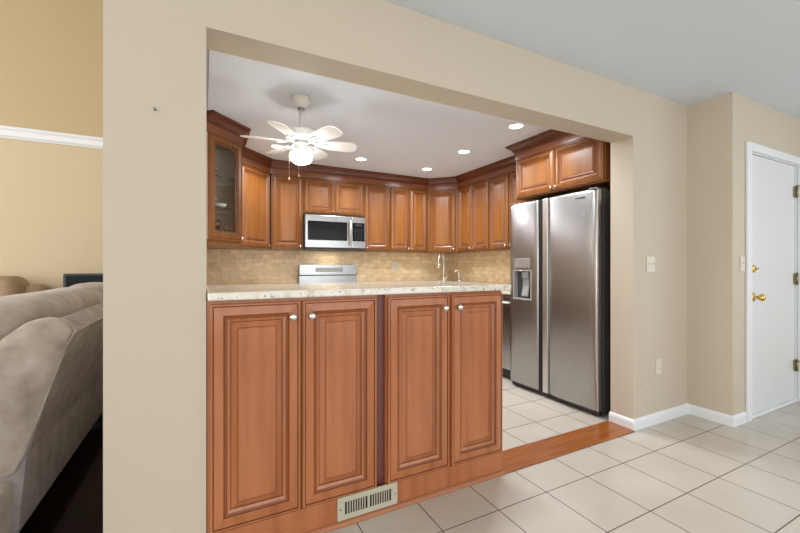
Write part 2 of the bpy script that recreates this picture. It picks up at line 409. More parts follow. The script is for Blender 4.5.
def upper(label, x, y, rot, w, d, z0, z1, ndoors, W='wood_upper', group=None, cat='cabinet', top=2.285, kside='R', reveal=.01, door_top=None, poly=None, name='wall_cabinet'):
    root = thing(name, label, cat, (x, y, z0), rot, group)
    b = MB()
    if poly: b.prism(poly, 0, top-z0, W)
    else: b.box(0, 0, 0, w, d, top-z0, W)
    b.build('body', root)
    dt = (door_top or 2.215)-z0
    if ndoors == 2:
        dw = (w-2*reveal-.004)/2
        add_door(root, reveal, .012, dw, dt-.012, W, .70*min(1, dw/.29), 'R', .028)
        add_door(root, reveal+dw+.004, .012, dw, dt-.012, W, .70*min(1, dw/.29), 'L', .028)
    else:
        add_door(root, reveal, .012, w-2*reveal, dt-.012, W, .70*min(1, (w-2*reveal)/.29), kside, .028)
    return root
FY = 4.55
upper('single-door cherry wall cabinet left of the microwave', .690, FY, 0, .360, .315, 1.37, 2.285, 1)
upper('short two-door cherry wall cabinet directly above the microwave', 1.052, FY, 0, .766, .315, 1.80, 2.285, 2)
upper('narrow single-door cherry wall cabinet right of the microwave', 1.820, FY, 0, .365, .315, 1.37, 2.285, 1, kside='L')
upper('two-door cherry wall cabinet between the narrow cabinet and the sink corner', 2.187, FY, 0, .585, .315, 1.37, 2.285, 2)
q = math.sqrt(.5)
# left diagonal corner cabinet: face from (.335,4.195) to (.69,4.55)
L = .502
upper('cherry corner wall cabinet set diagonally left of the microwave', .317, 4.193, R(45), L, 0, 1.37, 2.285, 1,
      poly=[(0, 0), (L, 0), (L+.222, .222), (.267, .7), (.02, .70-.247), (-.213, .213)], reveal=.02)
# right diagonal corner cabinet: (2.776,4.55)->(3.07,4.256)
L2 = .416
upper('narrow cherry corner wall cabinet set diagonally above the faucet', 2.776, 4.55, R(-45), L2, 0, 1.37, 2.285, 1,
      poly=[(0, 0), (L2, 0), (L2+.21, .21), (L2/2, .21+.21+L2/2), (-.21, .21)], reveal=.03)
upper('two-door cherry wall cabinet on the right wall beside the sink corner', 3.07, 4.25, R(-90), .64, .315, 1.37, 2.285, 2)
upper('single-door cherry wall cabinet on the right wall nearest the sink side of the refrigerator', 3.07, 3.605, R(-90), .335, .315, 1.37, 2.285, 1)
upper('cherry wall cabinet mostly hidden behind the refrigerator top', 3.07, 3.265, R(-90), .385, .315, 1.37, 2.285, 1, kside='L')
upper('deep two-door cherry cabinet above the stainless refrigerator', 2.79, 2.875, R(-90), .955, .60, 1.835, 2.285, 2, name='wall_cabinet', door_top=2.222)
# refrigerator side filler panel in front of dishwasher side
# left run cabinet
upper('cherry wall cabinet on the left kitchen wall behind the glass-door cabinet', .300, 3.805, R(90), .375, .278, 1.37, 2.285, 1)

# glass door angled cabinet
g = thing('glass_door_cabinet', 'angled cherry wall cabinet with glass door and shelves of glassware', 'cabinet', (.018, 3.33, 1.355), R(45))
Rm = Matrix.Rotation(R(-45), 4, 'Z')
def loc2(px, py):   # world plan -> local of g
    v = Rm @ Vector((px-.018, py-3.33, 0)); return (v.x, v.y)
A, B_, C_, D_ = loc2(.018, 3.332), loc2(.298, 3.612), loc2(.298, 3.80), loc2(.018, 3.80)
GW = .396
b = MB()
H = 2.285-1.355
tri_out = [A, B_, C_, D_]
b.prism(tri_out, 0, .06, 'wood_upper'); b.prism(tri_out, .865, H, 'wood_upper')
def wallseg(p, q_, t=.012):
    p = Vector(p); q_ = Vector(q_); dd = (q_-p).normalized(); n = Vector((-dd.y, dd.x))*t
    b.prism([tuple(p), tuple(q_), tuple(q_+n), tuple(p+n)], .03, .865, 'interior')
wallseg(B_, C_); wallseg(C_, D_); wallseg(D_, A)
b.box(.0, 0.0, .03, .03, .012, .865, 'wood_upper'); b.box(GW-.02, 0, .03, GW, .012, .865, 'wood_upper')
b.build('body', g)
for z in (.30, .555):
    sh = [loc2(.040, 3.40), loc2(.265, 3.625), loc2(.275, 3.785), loc2(.034, 3.785)]
    MB().prism(sh, z, z+.006, 'glass').build('shelf', g)
dd = MB()
W = 'wood_upper'; t = .019
dd.door(0, 0, GW-.02, .84, 0, [(0, 0, W), (0, t-.004, W), (.004, t, W), (.012, t, W), (.014, t-.005, 'glaze'), (.017, t, W), (.054, t+.003, W), (.060, t-.004, 'glaze'), (.066, t-.004, W), (.070, t-.010, 'glaze'), (.073, t-.012, W), (.073, 0, W), (0, 0, W)], fill=False)
dd = dd.build('door', g, (.010, 0, .030))
MB().box(.068, -.006, .068, GW-.02-.068, -.002, .84-.068, 'pane').build('glass_pane', dd)
knob(MB(), GW-.02-.026, -.020, .028, 'nickel', .8).build('knob', dd)
# contents of the glass cabinet
def wpos(px, py, z): return (px, py, z)
zb, zm, zt = 1.355+.0605, 1.355+.3065, 1.355+.5615
def goblet(label, x, y, z, m, k=1.0, name='wine_glass'):
    o = MB().lathe([(0, 0), (.03*k, 0), (.028*k, .003), (.004, .008), (.004, .06*k), (.02*k, .075*k), (.032*k, .10*k), (.033*k, .125*k), (.028*k, .15*k), (.0265*k, .15*k), (.031*k, .125*k), (.030*k, .102*k), (.0, .078*k)], m, seg=20).build(name, None, (x, y, z))
    return tag(o, label, 'glass')
goblet('stemmed glass at the left of the lowest shelf of the glass-door cabinet', .100, 3.50, zb, 'glass', .9)
goblet('second stemmed glass on the lowest shelf of the glass-door cabinet, beside the flowers', .065, 3.58, zb, 'glass', .85)
goblet('small stemmed glass on the top shelf of the glass-door cabinet', .10, 3.50, zt, 'glass', .55)
M['white_china'] = flat('white_china', (.8, .8, .78), .15)
for n_, c in (('red', (.5, .03, .03)), ('yellow', (.75, .55, .05)), ('blue', (.12, .13, .45)), ('green', (.08, .2, .05)), ('pink', (.7, .35, .45))):
    M['petal_'+n_] = flat('petal_'+n_, c, .6)
f = thing('flower_arrangement', 'small bowl of red, yellow and blue flowers in the glass-door cabinet', 'flowers', (.190, 3.578, zb))
MB().lathe([(0, 0), (.022, 0), (.03, .02), (.035, .04), (.032, .045), (0, .04)], 'white_china').build('bowl', f)
lv = MB()
for k in range(16):
    a = random.uniform(0, 2*PI); r0 = .018; r1 = random.uniform(.03, .05); z1 = random.uniform(.04, .10)
    lv.tube([(r0*math.cos(a), r0*math.sin(a), .04), (r1*math.cos(a), r1*math.sin(a), z1)], [.004, .002], 'petal_green', 6)
lv.build('leaves', f)
for k in range(12):
    a = k*2.4; r1 = .008+.0028*k; z1 = .095-.003*k
    c = ['petal_red', 'petal_yellow', 'petal_blue', 'petal_pink', 'petal_red', 'petal_blue'][k % 6]
    fl = MB()
    for j in range(6):
        e = j*PI/3
        fl.lathe([(0, -.003), (.0055, 0), (.005, .003), (0, .004)], c, Matrix.Translation((.006*math.cos(e), .006*math.sin(e), 0)) @ Matrix.Rotation(.5, 4, 'X'), 8)
    fl.lathe([(0, -.001), (.004, .001), (.003, .005), (0, .006)], 'petal_yellow' if c != 'petal_yellow' else 'petal_red', seg=8)
    fl.build('blossom', f, (r1*math.cos(a), r1*math.sin(a), z1))
# white china swan dish on middle shelf
sw = MB(); sw.lathe([(0, 0), (.02, 0), (.038, .014), (.042, .032), (.038, .032), (.02, .012), (0, .01)], 'white_china', Matrix.Scale(1.2, 4, (1, 0, 0)), 20)
sw.tube([(-.035, 0, .025), (-.048, 0, .045), (-.042, 0, .068), (-.030, 0, .072), (-.022, 0, .062)], [.010, .007, .006, .007, .003], 'white_china')
tag(sw.build('swan_dish', None, (.125, 3.53, zm)), 'white china swan dish on the middle shelf of the glass-door cabinet', 'dish')

# ------------------------------------------------------------------ crown mouldings
def cprof(z1=KH):
    z = z1-.086
    return [(.0005, z), (.006, z), (.010, z+.004), (.010, z+.012), (.018, z+.016), (.020, z+.024), (.028, z+.036), (.042, z+.050), (.056, z+.059), (.058, z+.066), (.070, z+.069), (.070, z+.0855), (.0005, z+.0855)]
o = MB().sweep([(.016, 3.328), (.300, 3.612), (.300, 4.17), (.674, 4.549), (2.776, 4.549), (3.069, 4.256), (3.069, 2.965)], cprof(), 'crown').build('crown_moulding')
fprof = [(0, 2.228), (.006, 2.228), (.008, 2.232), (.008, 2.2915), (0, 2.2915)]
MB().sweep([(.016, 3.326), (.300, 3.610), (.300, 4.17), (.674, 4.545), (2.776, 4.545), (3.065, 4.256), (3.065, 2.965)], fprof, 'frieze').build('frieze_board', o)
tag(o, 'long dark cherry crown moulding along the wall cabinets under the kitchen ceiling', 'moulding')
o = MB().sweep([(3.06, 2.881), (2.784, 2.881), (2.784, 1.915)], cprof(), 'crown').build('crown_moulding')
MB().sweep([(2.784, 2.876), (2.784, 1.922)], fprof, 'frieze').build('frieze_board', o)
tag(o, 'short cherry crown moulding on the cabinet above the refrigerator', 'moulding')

# ------------------------------------------------------------------ peninsula
def xf(x): return x
def pcab(label, x0, x1, doors):
    root = thing('peninsula_cabinet', label, 'cabinet', (x0, 1.67, 0))
    b = MB(); b.box(0, 0, .10, x1-x0, .56, 1.036, 'wood'); b.box(0, .012, 0.001, x1-x0, .50, .10, 'wood'); b.build('body', root)
    for (a, c, side) in doors:
        add_door(root, a-x0, .129, c-a, .894, 'wood', .82, side, .828, kk=1.0)
    return root
pcab('tall two-door cherry peninsula cabinet at the left, against the pier', .013, .735, [(.022, .371, 'R'), (.379, .726, 'L')])
pcab('tall two-door cherry peninsula cabinet at the right, nearest the refrigerator', .779, 1.504, [(.786, 1.138, 'R'), (1.155, 1.500, 'L')])
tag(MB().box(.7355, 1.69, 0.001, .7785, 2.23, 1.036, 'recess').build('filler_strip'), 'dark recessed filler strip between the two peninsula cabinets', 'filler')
tag(MB().box(.013, 1.659, 0.020, 1.504, 1.6695, .124, 'wood', .001).build('toe_board'), 'cherry toe board below the peninsula doors', 'board')
o = MB().sweep([(.012, 1.6585), (1.506, 1.6585)], [(0, .001), (.017, .001), (.016, .008), (.012, .014), (.005, .019), (0, .020)], 'shoe').build('shoe_moulding')
tag(o, 'rounded cherry shoe moulding on the tile along the foot of the peninsula', 'moulding')
o = MB().box(.014, 1.625, 1.0375, 1.541, 2.30, 1.069, 'granite', .006, 3).build('granite_countertop')
tag(o, 'speckled white granite bar top on the front peninsula cabinets', 'countertop')
# vent
v = thing('floor_register', 'beige metal air vent in the toe board of the peninsula', 'vent', (.535, 1.6585, .024))
b = MB(); VW, VH = .300, .104
b.box(0, -.004, 0, VW, 0, VH, 'ventmetal')
b.box(0, -.007, 0, VW, -.004, .024, 'ventmetal', .001); b.box(0, -.007, VH-.024, VW, -.004, VH, 'ventmetal', .001)
b.box(0, -.007, .024, .034, -.004, VH-.024, 'ventmetal'); b.box(VW-.034, -.007, .024, VW, -.004, VH-.024, 'ventmetal'); b.box(VW/2-.006, -.007, .024, VW/2+.006, -.004, VH-.024, 'ventmetal')
b.build('frame', v)
sl = MB()
for half in (0, 1):
    xa = .034 if half == 0 else VW/2+.006; wd = VW/2-.04
    sl.box(xa, -.0048, .024, xa+wd, -.0042, VH-.024, 'gap')  # black sheet painted in for the dark openings between the louvres
    for k in range(1, 9): sl.box(xa+wd*k/9-.0024, -.0068, .024, xa+wd*k/9+.0024, -.0048, VH-.024, 'ventmetal')
sl.build('louvre', v)
for xs_ in (.013, VW-.013): MB().cyl((xs_, -.007, VH/2), (xs_, -.009, VH/2), .004, 'steel').build('screw', v)

# ------------------------------------------------------------------ refrigerator
fr = thing('refrigerator', 'large side-by-side stainless steel refrigerator with dispenser', 'refrigerator', (2.70, 2.872, 0), R(-90))
FW = .955
b = MB(); b.box(0.004, .06, .03, FW-.004, .66, 1.765, 'dgrey', .004); b.box(.02, .05, .035, FW-.02, .06, 1.75, 'gap'); b.build('body', fr)
for x in (.05, FW-.05):
    MB().box(x-.04, .0, 1.766, x+.04, .12, 1.785, 'dgrey', .004).build('hinge_cover', fr)
def fdoor(x0, x1, cut=None, edge_l=False, edge_r=False):
    n = 14; z0, z1 = .045, 1.775
    bm = MB(); zs = [z0, z0+.02, z1-.02, z1] if not cut else [z0, z0+.02, cut[2], cut[3], z1-.02, z1]
    xs = [x0+(x1-x0)*i/n for i in range(n+1)]
    if cut:
        xs = sorted(set([round(a, 5) for a in xs if abs(a-cut[0]) > .012 and abs(a-cut[1]) > .012] + [cut[0], cut[1]]))
    def yy(x, z):
        u = (x-x0)/(x1-x0); e = min(u, 1-u)*(x1-x0)
        y = -.010*(1-(2*u-1)**2)
        if e < .012: y += .006*(1-e/.012)**2
        if z < z0+.001 or z > z1-.001: y += .008
        return y
    grid = [[bm.bm.verts.new((x, yy(x, z), z)) for z in zs] for x in xs]
    back = [[bm.bm.verts.new((x, .045, z)) for z in (z0, z1)] for x in (x0, x1)]
    for i in range(len(xs)-1):
        for j in range(len(zs)-1):
            if cut and abs(zs[j]-cut[2]) < 1e-6 and xs[i] >= cut[0]-1e-6 and xs[i+1] <= cut[1]+1e-6: continue
            f = bm.bm.faces.new((grid[i][j], grid[i+1][j], grid[i+1][j+1], grid[i][j+1])); f.smooth = True; f.material_index = bm.mi('steel_fr')
    k = bm.mi('steel_fr'); d_ = bm.mi('dgrey')
    f = bm.bm.faces.new([g_[0] for g_ in grid]+[back[1][0], back[0][0]]); f.material_index = d_
    f = bm.bm.faces.new([g_[-1] for g_ in grid]+[back[1][1], back[0][1]]); f.material_index = k
    f = bm.bm.faces.new(grid[0]+[back[0][1], back[0][0]]); f.material_index = k
    f = bm.bm.faces.new(grid[-1]+[back[1][1], back[1][0]]); f.material_index = k
    f = bm.bm.faces.new((back[0][0], back[1][0], back[1][1], back[0][1])); f.material_index = d_
    return bm.build('door', fr), yy
cut = (.066, .280, .862, 1.130)
dl, yl = fdoor(.0, .358, cut)
dr, yr = fdoor(.470, FW-.012)
# handles: full-height light grips on both sides of the split
MB().box(.3585, .010, .05, .412, .040, 1.77, 'gap').build('handle_recess', dl)  # black strip fills the dark gap between the doors
MB().box(.412, -.006, .047, .4695, .042, 1.773, 'steel_edge', .008).build('handle', dr, None)
# door edge trim
MB().box(FW-.0118, .002, .05, FW-.004, .040, 1.77, 'steel_edge').build('edge_trim', dr)
# dispenser
dp = MB()
x0, x1, z0, z1 = cut
yb = .040
for (a, c_, e, g_, mm) in ((x0, x0+.004, z0, z1, 'grey'), (x1-.004, x1, z0, z1, 'grey')): dp.box(a, -.009, e, c_, yb, g_, mm)
dp.box(x0, -.009, z0, x1, yb, z0+.006, 'grey'); dp.box(x0, -.009, z1-.006, x1, yb, z1, 'grey'); dp.box(x0, yb-.004, z0, x1, yb, z1, 'dgrey')
dp.box(x0-.006, -.016, z0-.008, x1+.006, -.008, z0, 'steel_edge', .002); dp.box(x0-.006, -.016, z1, x1+.006, -.008, z1+.006, 'steel_edge', .002)
dp.box(x0-.006, -.016, z0, x0, -.008, z1, 'steel_edge', .002); dp.box(x1, -.016, z0, x1+.006, -.008, z1, 'steel_edge', .002)
dp.build('dispenser', dl)
pd = MB(); pd.prism([(.034, 1.12), (.000, 1.12), (-.002, 1.07), (.014, 1.05), (.012, .98), (-.006, .895), (.004, .885), (.024, .98), (.034, 1.05)], .160, .235, 'grey', axis='X'); pd.build('dispenser_paddle', dl)
cp = MB(); cp.box(.075, -.0135, 1.155, .268, -.003, 1.245, 'steel_panel', .002)
for i in range(4):
    for j in range(2): cp.box(.093+i*.042, -.0140, 1.172+j*.036, .119+i*.042, -.0135, 1.186+j*.036, 'grey')
cp.build('control_panel', dl)
bd = MB()
for i in range(7): bd.box(.755+i*.013, -.0105, 1.715, .764+i*.013, -.004, 1.726, 'dgrey')
bd.build('badge', dr)
MB().box(.83, -.0095, 1.575, .842, -.004, 1.605, 'steel_edge').build('sticker', dr)
MB().box(.01, .02, .012, FW-.01, .06, .044, 'black', .003).build('kick_grille', fr)
for x in (.06, FW-.06):
    MB().cyl((x, .05, 0.001), (x, .05, .03), .022, 'black').build('foot', fr)
# ------------------------------------------------------------------ microwave
mw = thing('microwave', 'stainless over-the-range microwave with black window', 'microwave', (1.055, 4.47, 1.385))
MB().box(.0, .02, .0, .758, .39, .40, 'dgrey', .003).build('body', mw)
b = MB(); b.box(0, 0, .012, .572, .02, .395, 'steel', .003)
md = b.build('door', mw)
MB().box(.030, -.003, .098, .515, 0, .325, 'blackglass', .001).build('window', md)
hb = MB(); hb.tube([(.545, -.004, .05), (.545, -.035, .07), (.545, -.045, .20), (.545, -.035, .33), (.545, -.004, .35)], .010, 'steel_edge'); hb.build('handle', md)
b = MB(); b.box(.574, 0, .012, .758, .02, .395, 'steel', .003); cpn = b.build('control_panel', mw)
b = MB(); b.box(.583, -.003, .098, .742, 0, .325, 'blackglass')
b.build('keypad_glass', cpn)
for i in range(3):
    for j in range(5): MB().box(.612+i*.040, -.004, .120+j*.03, .628+i*.040, -.003, .128+j*.03, 'dgrey').build('key', cpn)
MB().box(.62, -.004, .285, .705, -.003, .312, 'black').build('display', cpn)
b = MB(); b.box(0.01, .01, -.010, .748, .37, -.0005, 'black'); b.build('vent_grille', mw)
ml = bpy.data.lights.new('cooktop_lamp', 'AREA'); ml.size = .25; ml.size_y = .06; ml.shape = 'RECTANGLE'; ml.energy = 1.4; ml.color = (1, .92, .8)  # unseen lamp added under the microwave to brighten the backsplash
mlo = bpy.data.objects.new('cooktop_lamp', ml); COL.objects.link(mlo); mlo.location = (1.434, 4.68, 1.370)
# ------------------------------------------------------------------ range
rg = thing('range', 'stainless steel range with tall backguard below the microwave', 'stove', (1.058, 4.24, 0))
b = MB(); b.box(0, .02, .03, .758, .62, .905, 'steel', .003); b.build('body', rg)
MB().box(0, .0, .905, .758, .55, .922, 'blackglass', .003).build('cooktop', rg)
b = MB(); b.box(0, .56, .922, .758, .624, 1.055, 'steel', .003); b.box(0, .545, 1.055, .758, .624, 1.062, 'black'); b.box(0, .54, 1.062, .758, .624, 1.195, 'steel', .004); b.build('backguard', rg)
b = MB(); b.box(.20, .5388, 1.10, .56, .5402, 1.155, 'steel_panel'); b.build('touch_panel', rg)
for (x, y, r) in ((.2, .16, .10), (.56, .16, .08), (.2, .40, .075), (.56, .40, .10)):
    MB().lathe([(r-.004, .922), (r-.004, .924), (r, .924), (r, .922)], 'grey', Matrix.Translation((x, y, 0)), 32).build('burner_ring', rg)
od = MB().box(.01, 0, .20, .748, .019, .80, 'steel', .003).build('oven_door', rg)
MB().box(.12, -.003, .36, .64, 0, .66, 'blackglass').build('oven_window', od)
MB().tube([(.06, -.001, .75), (.06, -.04, .75), (.69, -.04, .75), (.69, -.001, .75)], .010, 'steel_edge').build('handle', od)
MB().box(.01, 0, .05, .748, .019, .19, 'steel', .003).build('drawer', rg)
for x in (.05, .70): MB().cyl((x, .1, .001), (x, .1, .03), .02, 'black').build('foot', rg)
# ------------------------------------------------------------------ base cabinets, counters, dishwasher
def base(label, x, y, rot, w, d, nd, poly=None):
    root = thing('base_cabinet', label, 'cabinet', (x, y, 0), rot)
    b = MB()
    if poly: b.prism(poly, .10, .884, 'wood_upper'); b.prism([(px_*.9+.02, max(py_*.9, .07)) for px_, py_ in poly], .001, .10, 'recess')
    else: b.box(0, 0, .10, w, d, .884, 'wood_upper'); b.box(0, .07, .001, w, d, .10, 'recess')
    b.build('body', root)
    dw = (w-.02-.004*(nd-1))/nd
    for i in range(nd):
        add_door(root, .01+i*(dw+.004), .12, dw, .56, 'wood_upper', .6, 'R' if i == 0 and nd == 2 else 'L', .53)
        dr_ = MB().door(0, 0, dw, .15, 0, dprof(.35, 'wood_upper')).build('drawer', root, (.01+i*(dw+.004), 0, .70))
        knob(MB(), dw/2, -.02, .075, 'nickel', .8).build('knob', dr_)
    return root
base('cherry base cabinet on the back wall left of the range', .655, 4.27, 0, .39, .60, 1)
base('cherry base cabinet along the left kitchen wall', .652, 3.35, R(90), .90, .61, 2)
base('cherry base cabinet on the back wall right of the range', 1.822, 4.27, 0, .665, .60, 2)
base('cherry diagonal corner base cabinet under the faucet', 2.492, 4.268, R(-45), .42, 0, 1, poly=[(0, 0), (.42, 0), (.84, .42), (.21, 1.05), (-.42, .42)])
base('cherry base cabinet on the right wall beside the dishwasher', 2.79, 3.965, R(-90), .485, .60, 1)
o = MB().prism([(.0125, 3.33), (.675, 3.33), (.675, 4.24), (1.053, 4.24), (1.053, 4.867), (.0125, 4.867)], .885, .914, 'granite', .004)
tag(o.build('granite_countertop'), 'granite worktop on the base cabinets left of the range', 'countertop')
o = MB().prism([(1.821, 4.867), (1.821, 4.24), (2.478, 4.24), (2.762, 3.956), (2.762, 2.872), (3.388, 2.872), (3.388, 4.867)], .885, .914, 'granite', .004)
tag(o.build('granite_countertop'), 'granite worktop around the sink corner right of the range', 'countertop')
for (nm, xa, xb, ya, yb_) in (('back left', .043, 1.053, 4.850, 4.867), ('back right', 1.821, 3.387, 4.850, 4.867)):
    pass
for k_, a in enumerate([(.043, 4.85, .915, 1.053, 4.8675, .951), (1.821, 4.85, .915, 3.37, 4.8675, .951), (.0125, 3.33, .915, .0245, 4.849, .951), (3.371, 2.873, .915, 3.3885, 4.867, .951)]):
    struct(MB().box(*a, 'granite', .002).build('trim_%d' % (7+k_)))
dw = thing('dishwasher', 'stainless dishwasher glimpsed between the peninsula and the refrigerator', 'dishwasher', (2.78, 3.478, 0), R(-90))
MB().box(.0, .03, .04, .596, .60, .880, 'black', .003).build('body', dw)
ddo = MB().box(.004, 0, .11, .592, .03, .872, 'steel', .004).build('door', dw)
MB().tube([(.06, -.001, .80), (.06, -.035, .80), (.53, -.035, .80), (.53, -.001, .80)], .010, 'steel_edge').build('handle', ddo)
MB().box(.01, .05, .001, .586, .5, .04, 'black').build('toe_kick', dw)
# faucet
fa = thing('faucet', 'tall brushed nickel gooseneck faucet in the sink corner', 'faucet', (2.975, 4.455, .9145), R(-45))
MB().lathe([(0, 0), (.028, 0), (.028, .006), (.020, .02), (.017, .05), (.017, .11), (.014, .12), (0, .12)], 'nickel').build('base', fa)
pts = [(0, 0, .11), (0, 0, .34)]+[(0, -.075+.075*math.cos(a), .34+.09*math.sin(a)) for a in [PI*k/10 for k in range(1, 11)]]+[(0, -.15, .30)]
MB().tube(pts, .011, 'nickel').build('spout', fa)
MB().cyl((0, -.15, .30), (0, -.15, .235), .015, 'nickel', .017).build('spray_head', fa)
MB().tube([(.015, 0, .075), (.035, -.005, .085), (.075, -.02, .125)], [.010, .008, .006], 'nickel').build('handle', fa)
fa.rotation_euler = (0, 0, R(-62))
sp = thing('filter_tap', 'short nickel filter tap right of the tall faucet', 'tap', (3.09, 4.26, .9145), R(-100))
MB().lathe([(0, 0), (.022, 0), (.022, .005), (.014, .015), (.012, .04), (.012, .09), (0, .09)], 'nickel').build('base', sp)
MB().tube([(0, 0, .085), (0, 0, .17), (0, -.012, .20), (0, -.032, .21), (0, -.050, .195), (0, -.054, .175)], .0085, 'nickel').build('spout', sp)
MB().tube([(.01, 0, .08), (.045, 0, .09)], .006, 'black').build('handle', sp)
so = thing('soap_dispenser', 'small nickel soap pump left of the tall faucet', 'soap dispenser', (2.74, 4.50, .9145), R(-60))
MB().lathe([(0, 0), (.02, 0), (.018, .008), (.012, .02), (.010, .07), (0, .07)], 'nickel').build('base', so)
MB().tube([(0, 0, .065), (0, 0, .115), (0, -.03, .12), (0, -.06, .11)], .006, 'nickel').build('nozzle', so)

# ------------------------------------------------------------------ outlets & switches
def plate(name, label, cat, loc, rot, w, h, kind, m='plate'):
    r = thing(name, label, cat, loc, rot)
    p = MB().box(-w/2, -.006, -h/2, w/2, 0, h/2, m, .002).build('plate', r)
    if kind == 'outlet':
        for z in (-.02, .02):
            s_ = MB().box(-.014, -.008, z-.014, .014, -.006, z+.014, m, .0015); s_.box(-.007, -.0085, z-.004, -.005, -.008, z+.006, 'dgrey'); s_.box(.005, -.0085, z-.004, .007, -.008, z+.006, 'dgrey')
            s_.build('socket', p.parent)
    else:
        n = kind
        for k in range(n):
            x = (k-(n-1)/2)*.046
            s_ = MB().box(x-.006, -.0075, -.012, x+.006, -.006, .012, m); s_.box(x-.004, -.016, -.001, x+.004, -.0075, .009, m, .001); s_.build('toggle', r)
    return r
plate('light_switch', 'ivory double light switch on the wall right of the kitchen opening', 'switch', (2.937, 1.6695, 1.187), 0, .100, .115, 2)
plate('wall_outlet', 'ivory wall outlet low on the wall right of the kitchen opening', 'outlet', (3.038, 1.6695, .423), 0, .070, .115, 'outlet')
plate('light_switch', 'ivory light switch beside the white door casing', 'switch', (3.585, 1.3765, 1.19), 0, .070, .115, 1)
plate('wall_outlet', 'beige outlet on the tiled backsplash right of the range', 'outlet', (2.42, 4.8675, 1.175), 0, .105, .115, 'outlet')
tag(MB().box(-.014, -.004, -.008, .014, 0, .008, 'wall', .003).build('wall_bump', None, (2.824, 1.6695, .31)), 'small painted-over cover low on the wall right of the opening', 'cover')
nl = MB().cyl((-.158, 1.67, 1.747), (-.158, 1.655, 1.749), .003, 'dgrey'); nl.cyl((-.158, 1.655, 1.749), (-.158, 1.653, 1.749), .005, 'grey')
tag(nl.build('nail'), 'small nail in the beige pier left of the opening', 'nail')

# ------------------------------------------------------------------ recessed lights
def px(u, v, z):
    r = (u-400)/382.6; Z = (z-1.17)*382.6/(266.5-v)
    return (Z*(.8894*r+.4571), Z*(-.4571*r+.8894))
lab = ['recessed ceiling light nearest the refrigerator cabinet', 'recessed ceiling light second from the refrigerator cabinet', 'recessed ceiling light in front of the sink corner',
       'recessed ceiling light in front of the microwave, right of the fan', 'recessed ceiling light seen behind the left fan blades']
first = None
spots = [px(u, v_, KH) for u, v_ in ((516, 126), (464, 151.5), (427, 169), (361, 159), (277.5, 146.5))]+[(.65, 1.98), (1.60, 1.98)]  # last two positions are unseen lights added to brighten the kitchen
lab += ['recessed ceiling light just inside the opening, nearest the left wall', 'recessed ceiling light just inside the opening, over the middle of the peninsula']
for i, (x, y) in enumerate(spots):
    if first is None:
        first = thing('recessed_light', lab[0], 'ceiling light', (x, y, KH), 0, 'recessed lights in the kitchen ceiling')
        MB().lathe([(.058, 0), (.075, 0), (.075, -.004), (.062, -.006), (.058, -.004), (.058, 0)], 'fan_white', seg=32).build('trim_ring', first)
        MB().lathe([(0, -.0005), (.057, -.0005), (.057, -.003), (0, -.003)], 'lens', seg=32).build('lens', first)
    else: dup(first, (x, y, KH), None, lab[i])
    l = bpy.data.lights.new('downlight', 'SPOT'); l.energy = 114 if i < 5 else 46; l.color = (.93, .965, 1); l.spot_size = R(168); l.spot_blend = .8; l.shadow_soft_size = .09
    lo = bpy.data.objects.new('downlight', l); COL.objects.link(lo); lo.location = (x, y, KH-.012)

# ------------------------------------------------------------------ ceiling fan
FX, FYY = .622, 2.755
fan = thing('ceiling_fan', 'white six-blade ceiling fan with lit glass globe', 'ceiling fan', (FX, FYY, KH))
MB().lathe([(0, -.0005), (.066, -.0005), (.068, -.012), (.066, -.028), (.045, -.055), (.032, -.074), (0, -.078)], 'fan_white', seg=32).build('canopy', fan)
FD = -.050
b = MB(); b.lathe([(0, -.07), (.026, -.078), (.026, -.088), (.014, -.094), (0, -.094)], 'grey'); b.cyl((0, 0, -.09), (0, 0, -.225), .0135, 'fan_white'); b.lathe([(0, -.215), (.026, -.220), (.026, -.232), (0, -.232)], 'fan_white'); b.build('downrod', fan)
def low(prof): return [(r_, z_+FD) for r_, z_ in prof]
b = MB(); b.lathe(low([(0, -.178), (.05, -.180), (.095, -.192), (.112, -.206), (.112, -.238), (.100, -.252), (.070, -.262), (.0, -.262)]), 'fan_white', seg=40)
b.build('motor_housing', fan)
b = MB(); b.lathe(low([(0, -.262), (.045, -.264), (.048, -.285), (.040, -.310), (.050, -.322), (.060, -.330), (.060, -.336), (0, -.336)]), 'fan_white', seg=32); b.lathe(low([(.046, -.270), (.050, -.272), (.050, -.280), (.046, -.282)]), 'grey', seg=24); b.build('light_kit', fan)
MB().lathe(low([(.050, -.336), (.072, -.346), (.080, -.366), (.076, -.392), (.058, -.414), (.030, -.426), (0, -.430)]), 'globe', seg=32).build('glass_globe', fan)
def blade(a):
    m = MB()
    pts = [(.120, .026), (.145, .044), (.21, .058), (.31, .066), (.365, .062), (.392, .046), (.402, .022), (.404, 0)]
    poly = [(x, -y) for x, y in pts]+[(x, y) for x, y in pts[:-1][::-1]]
    rot = Matrix.Rotation(a, 4, 'Z') @ Matrix.Translation((0, 0, -.272+FD)) @ Matrix.Rotation(R(-13), 4, 'X')
    m.prism(poly, -.0025, .0025, 'fan_white')
    for v_ in m.bm.verts: v_.co = rot @ v_.co
    o = m.build('blade', fan)
    for sg in (1, -1):
        n = MB(); n.tube([(.075, 0, .012), (.11, .012*sg, -.006), (.14, .018*sg, -.010), (.19, .016*sg, -.007)], .0055, 'fan_white', 8)
        for v_ in n.bm.verts: v_.co = rot @ v_.co
        n.build('blade_arm', o)
for k in range(6): blade(R(-7+60*k))
def chain(dx, dy, L_):
    b = MB(); b.cyl((dx, dy, -.375), (dx, dy, -.375-L_), .0013, 'chain', seg=6)
    b.lathe([(0, 0), (.003, -.002), (.006, -.012), (.006, -.018), (0, -.022)], 'chain', Matrix.Translation((dx, dy, -.375-L_)), 12)
    b.build('pull_chain', fan)
chain(-.090, -.03, .212); chain(-.035, -.08, .195)

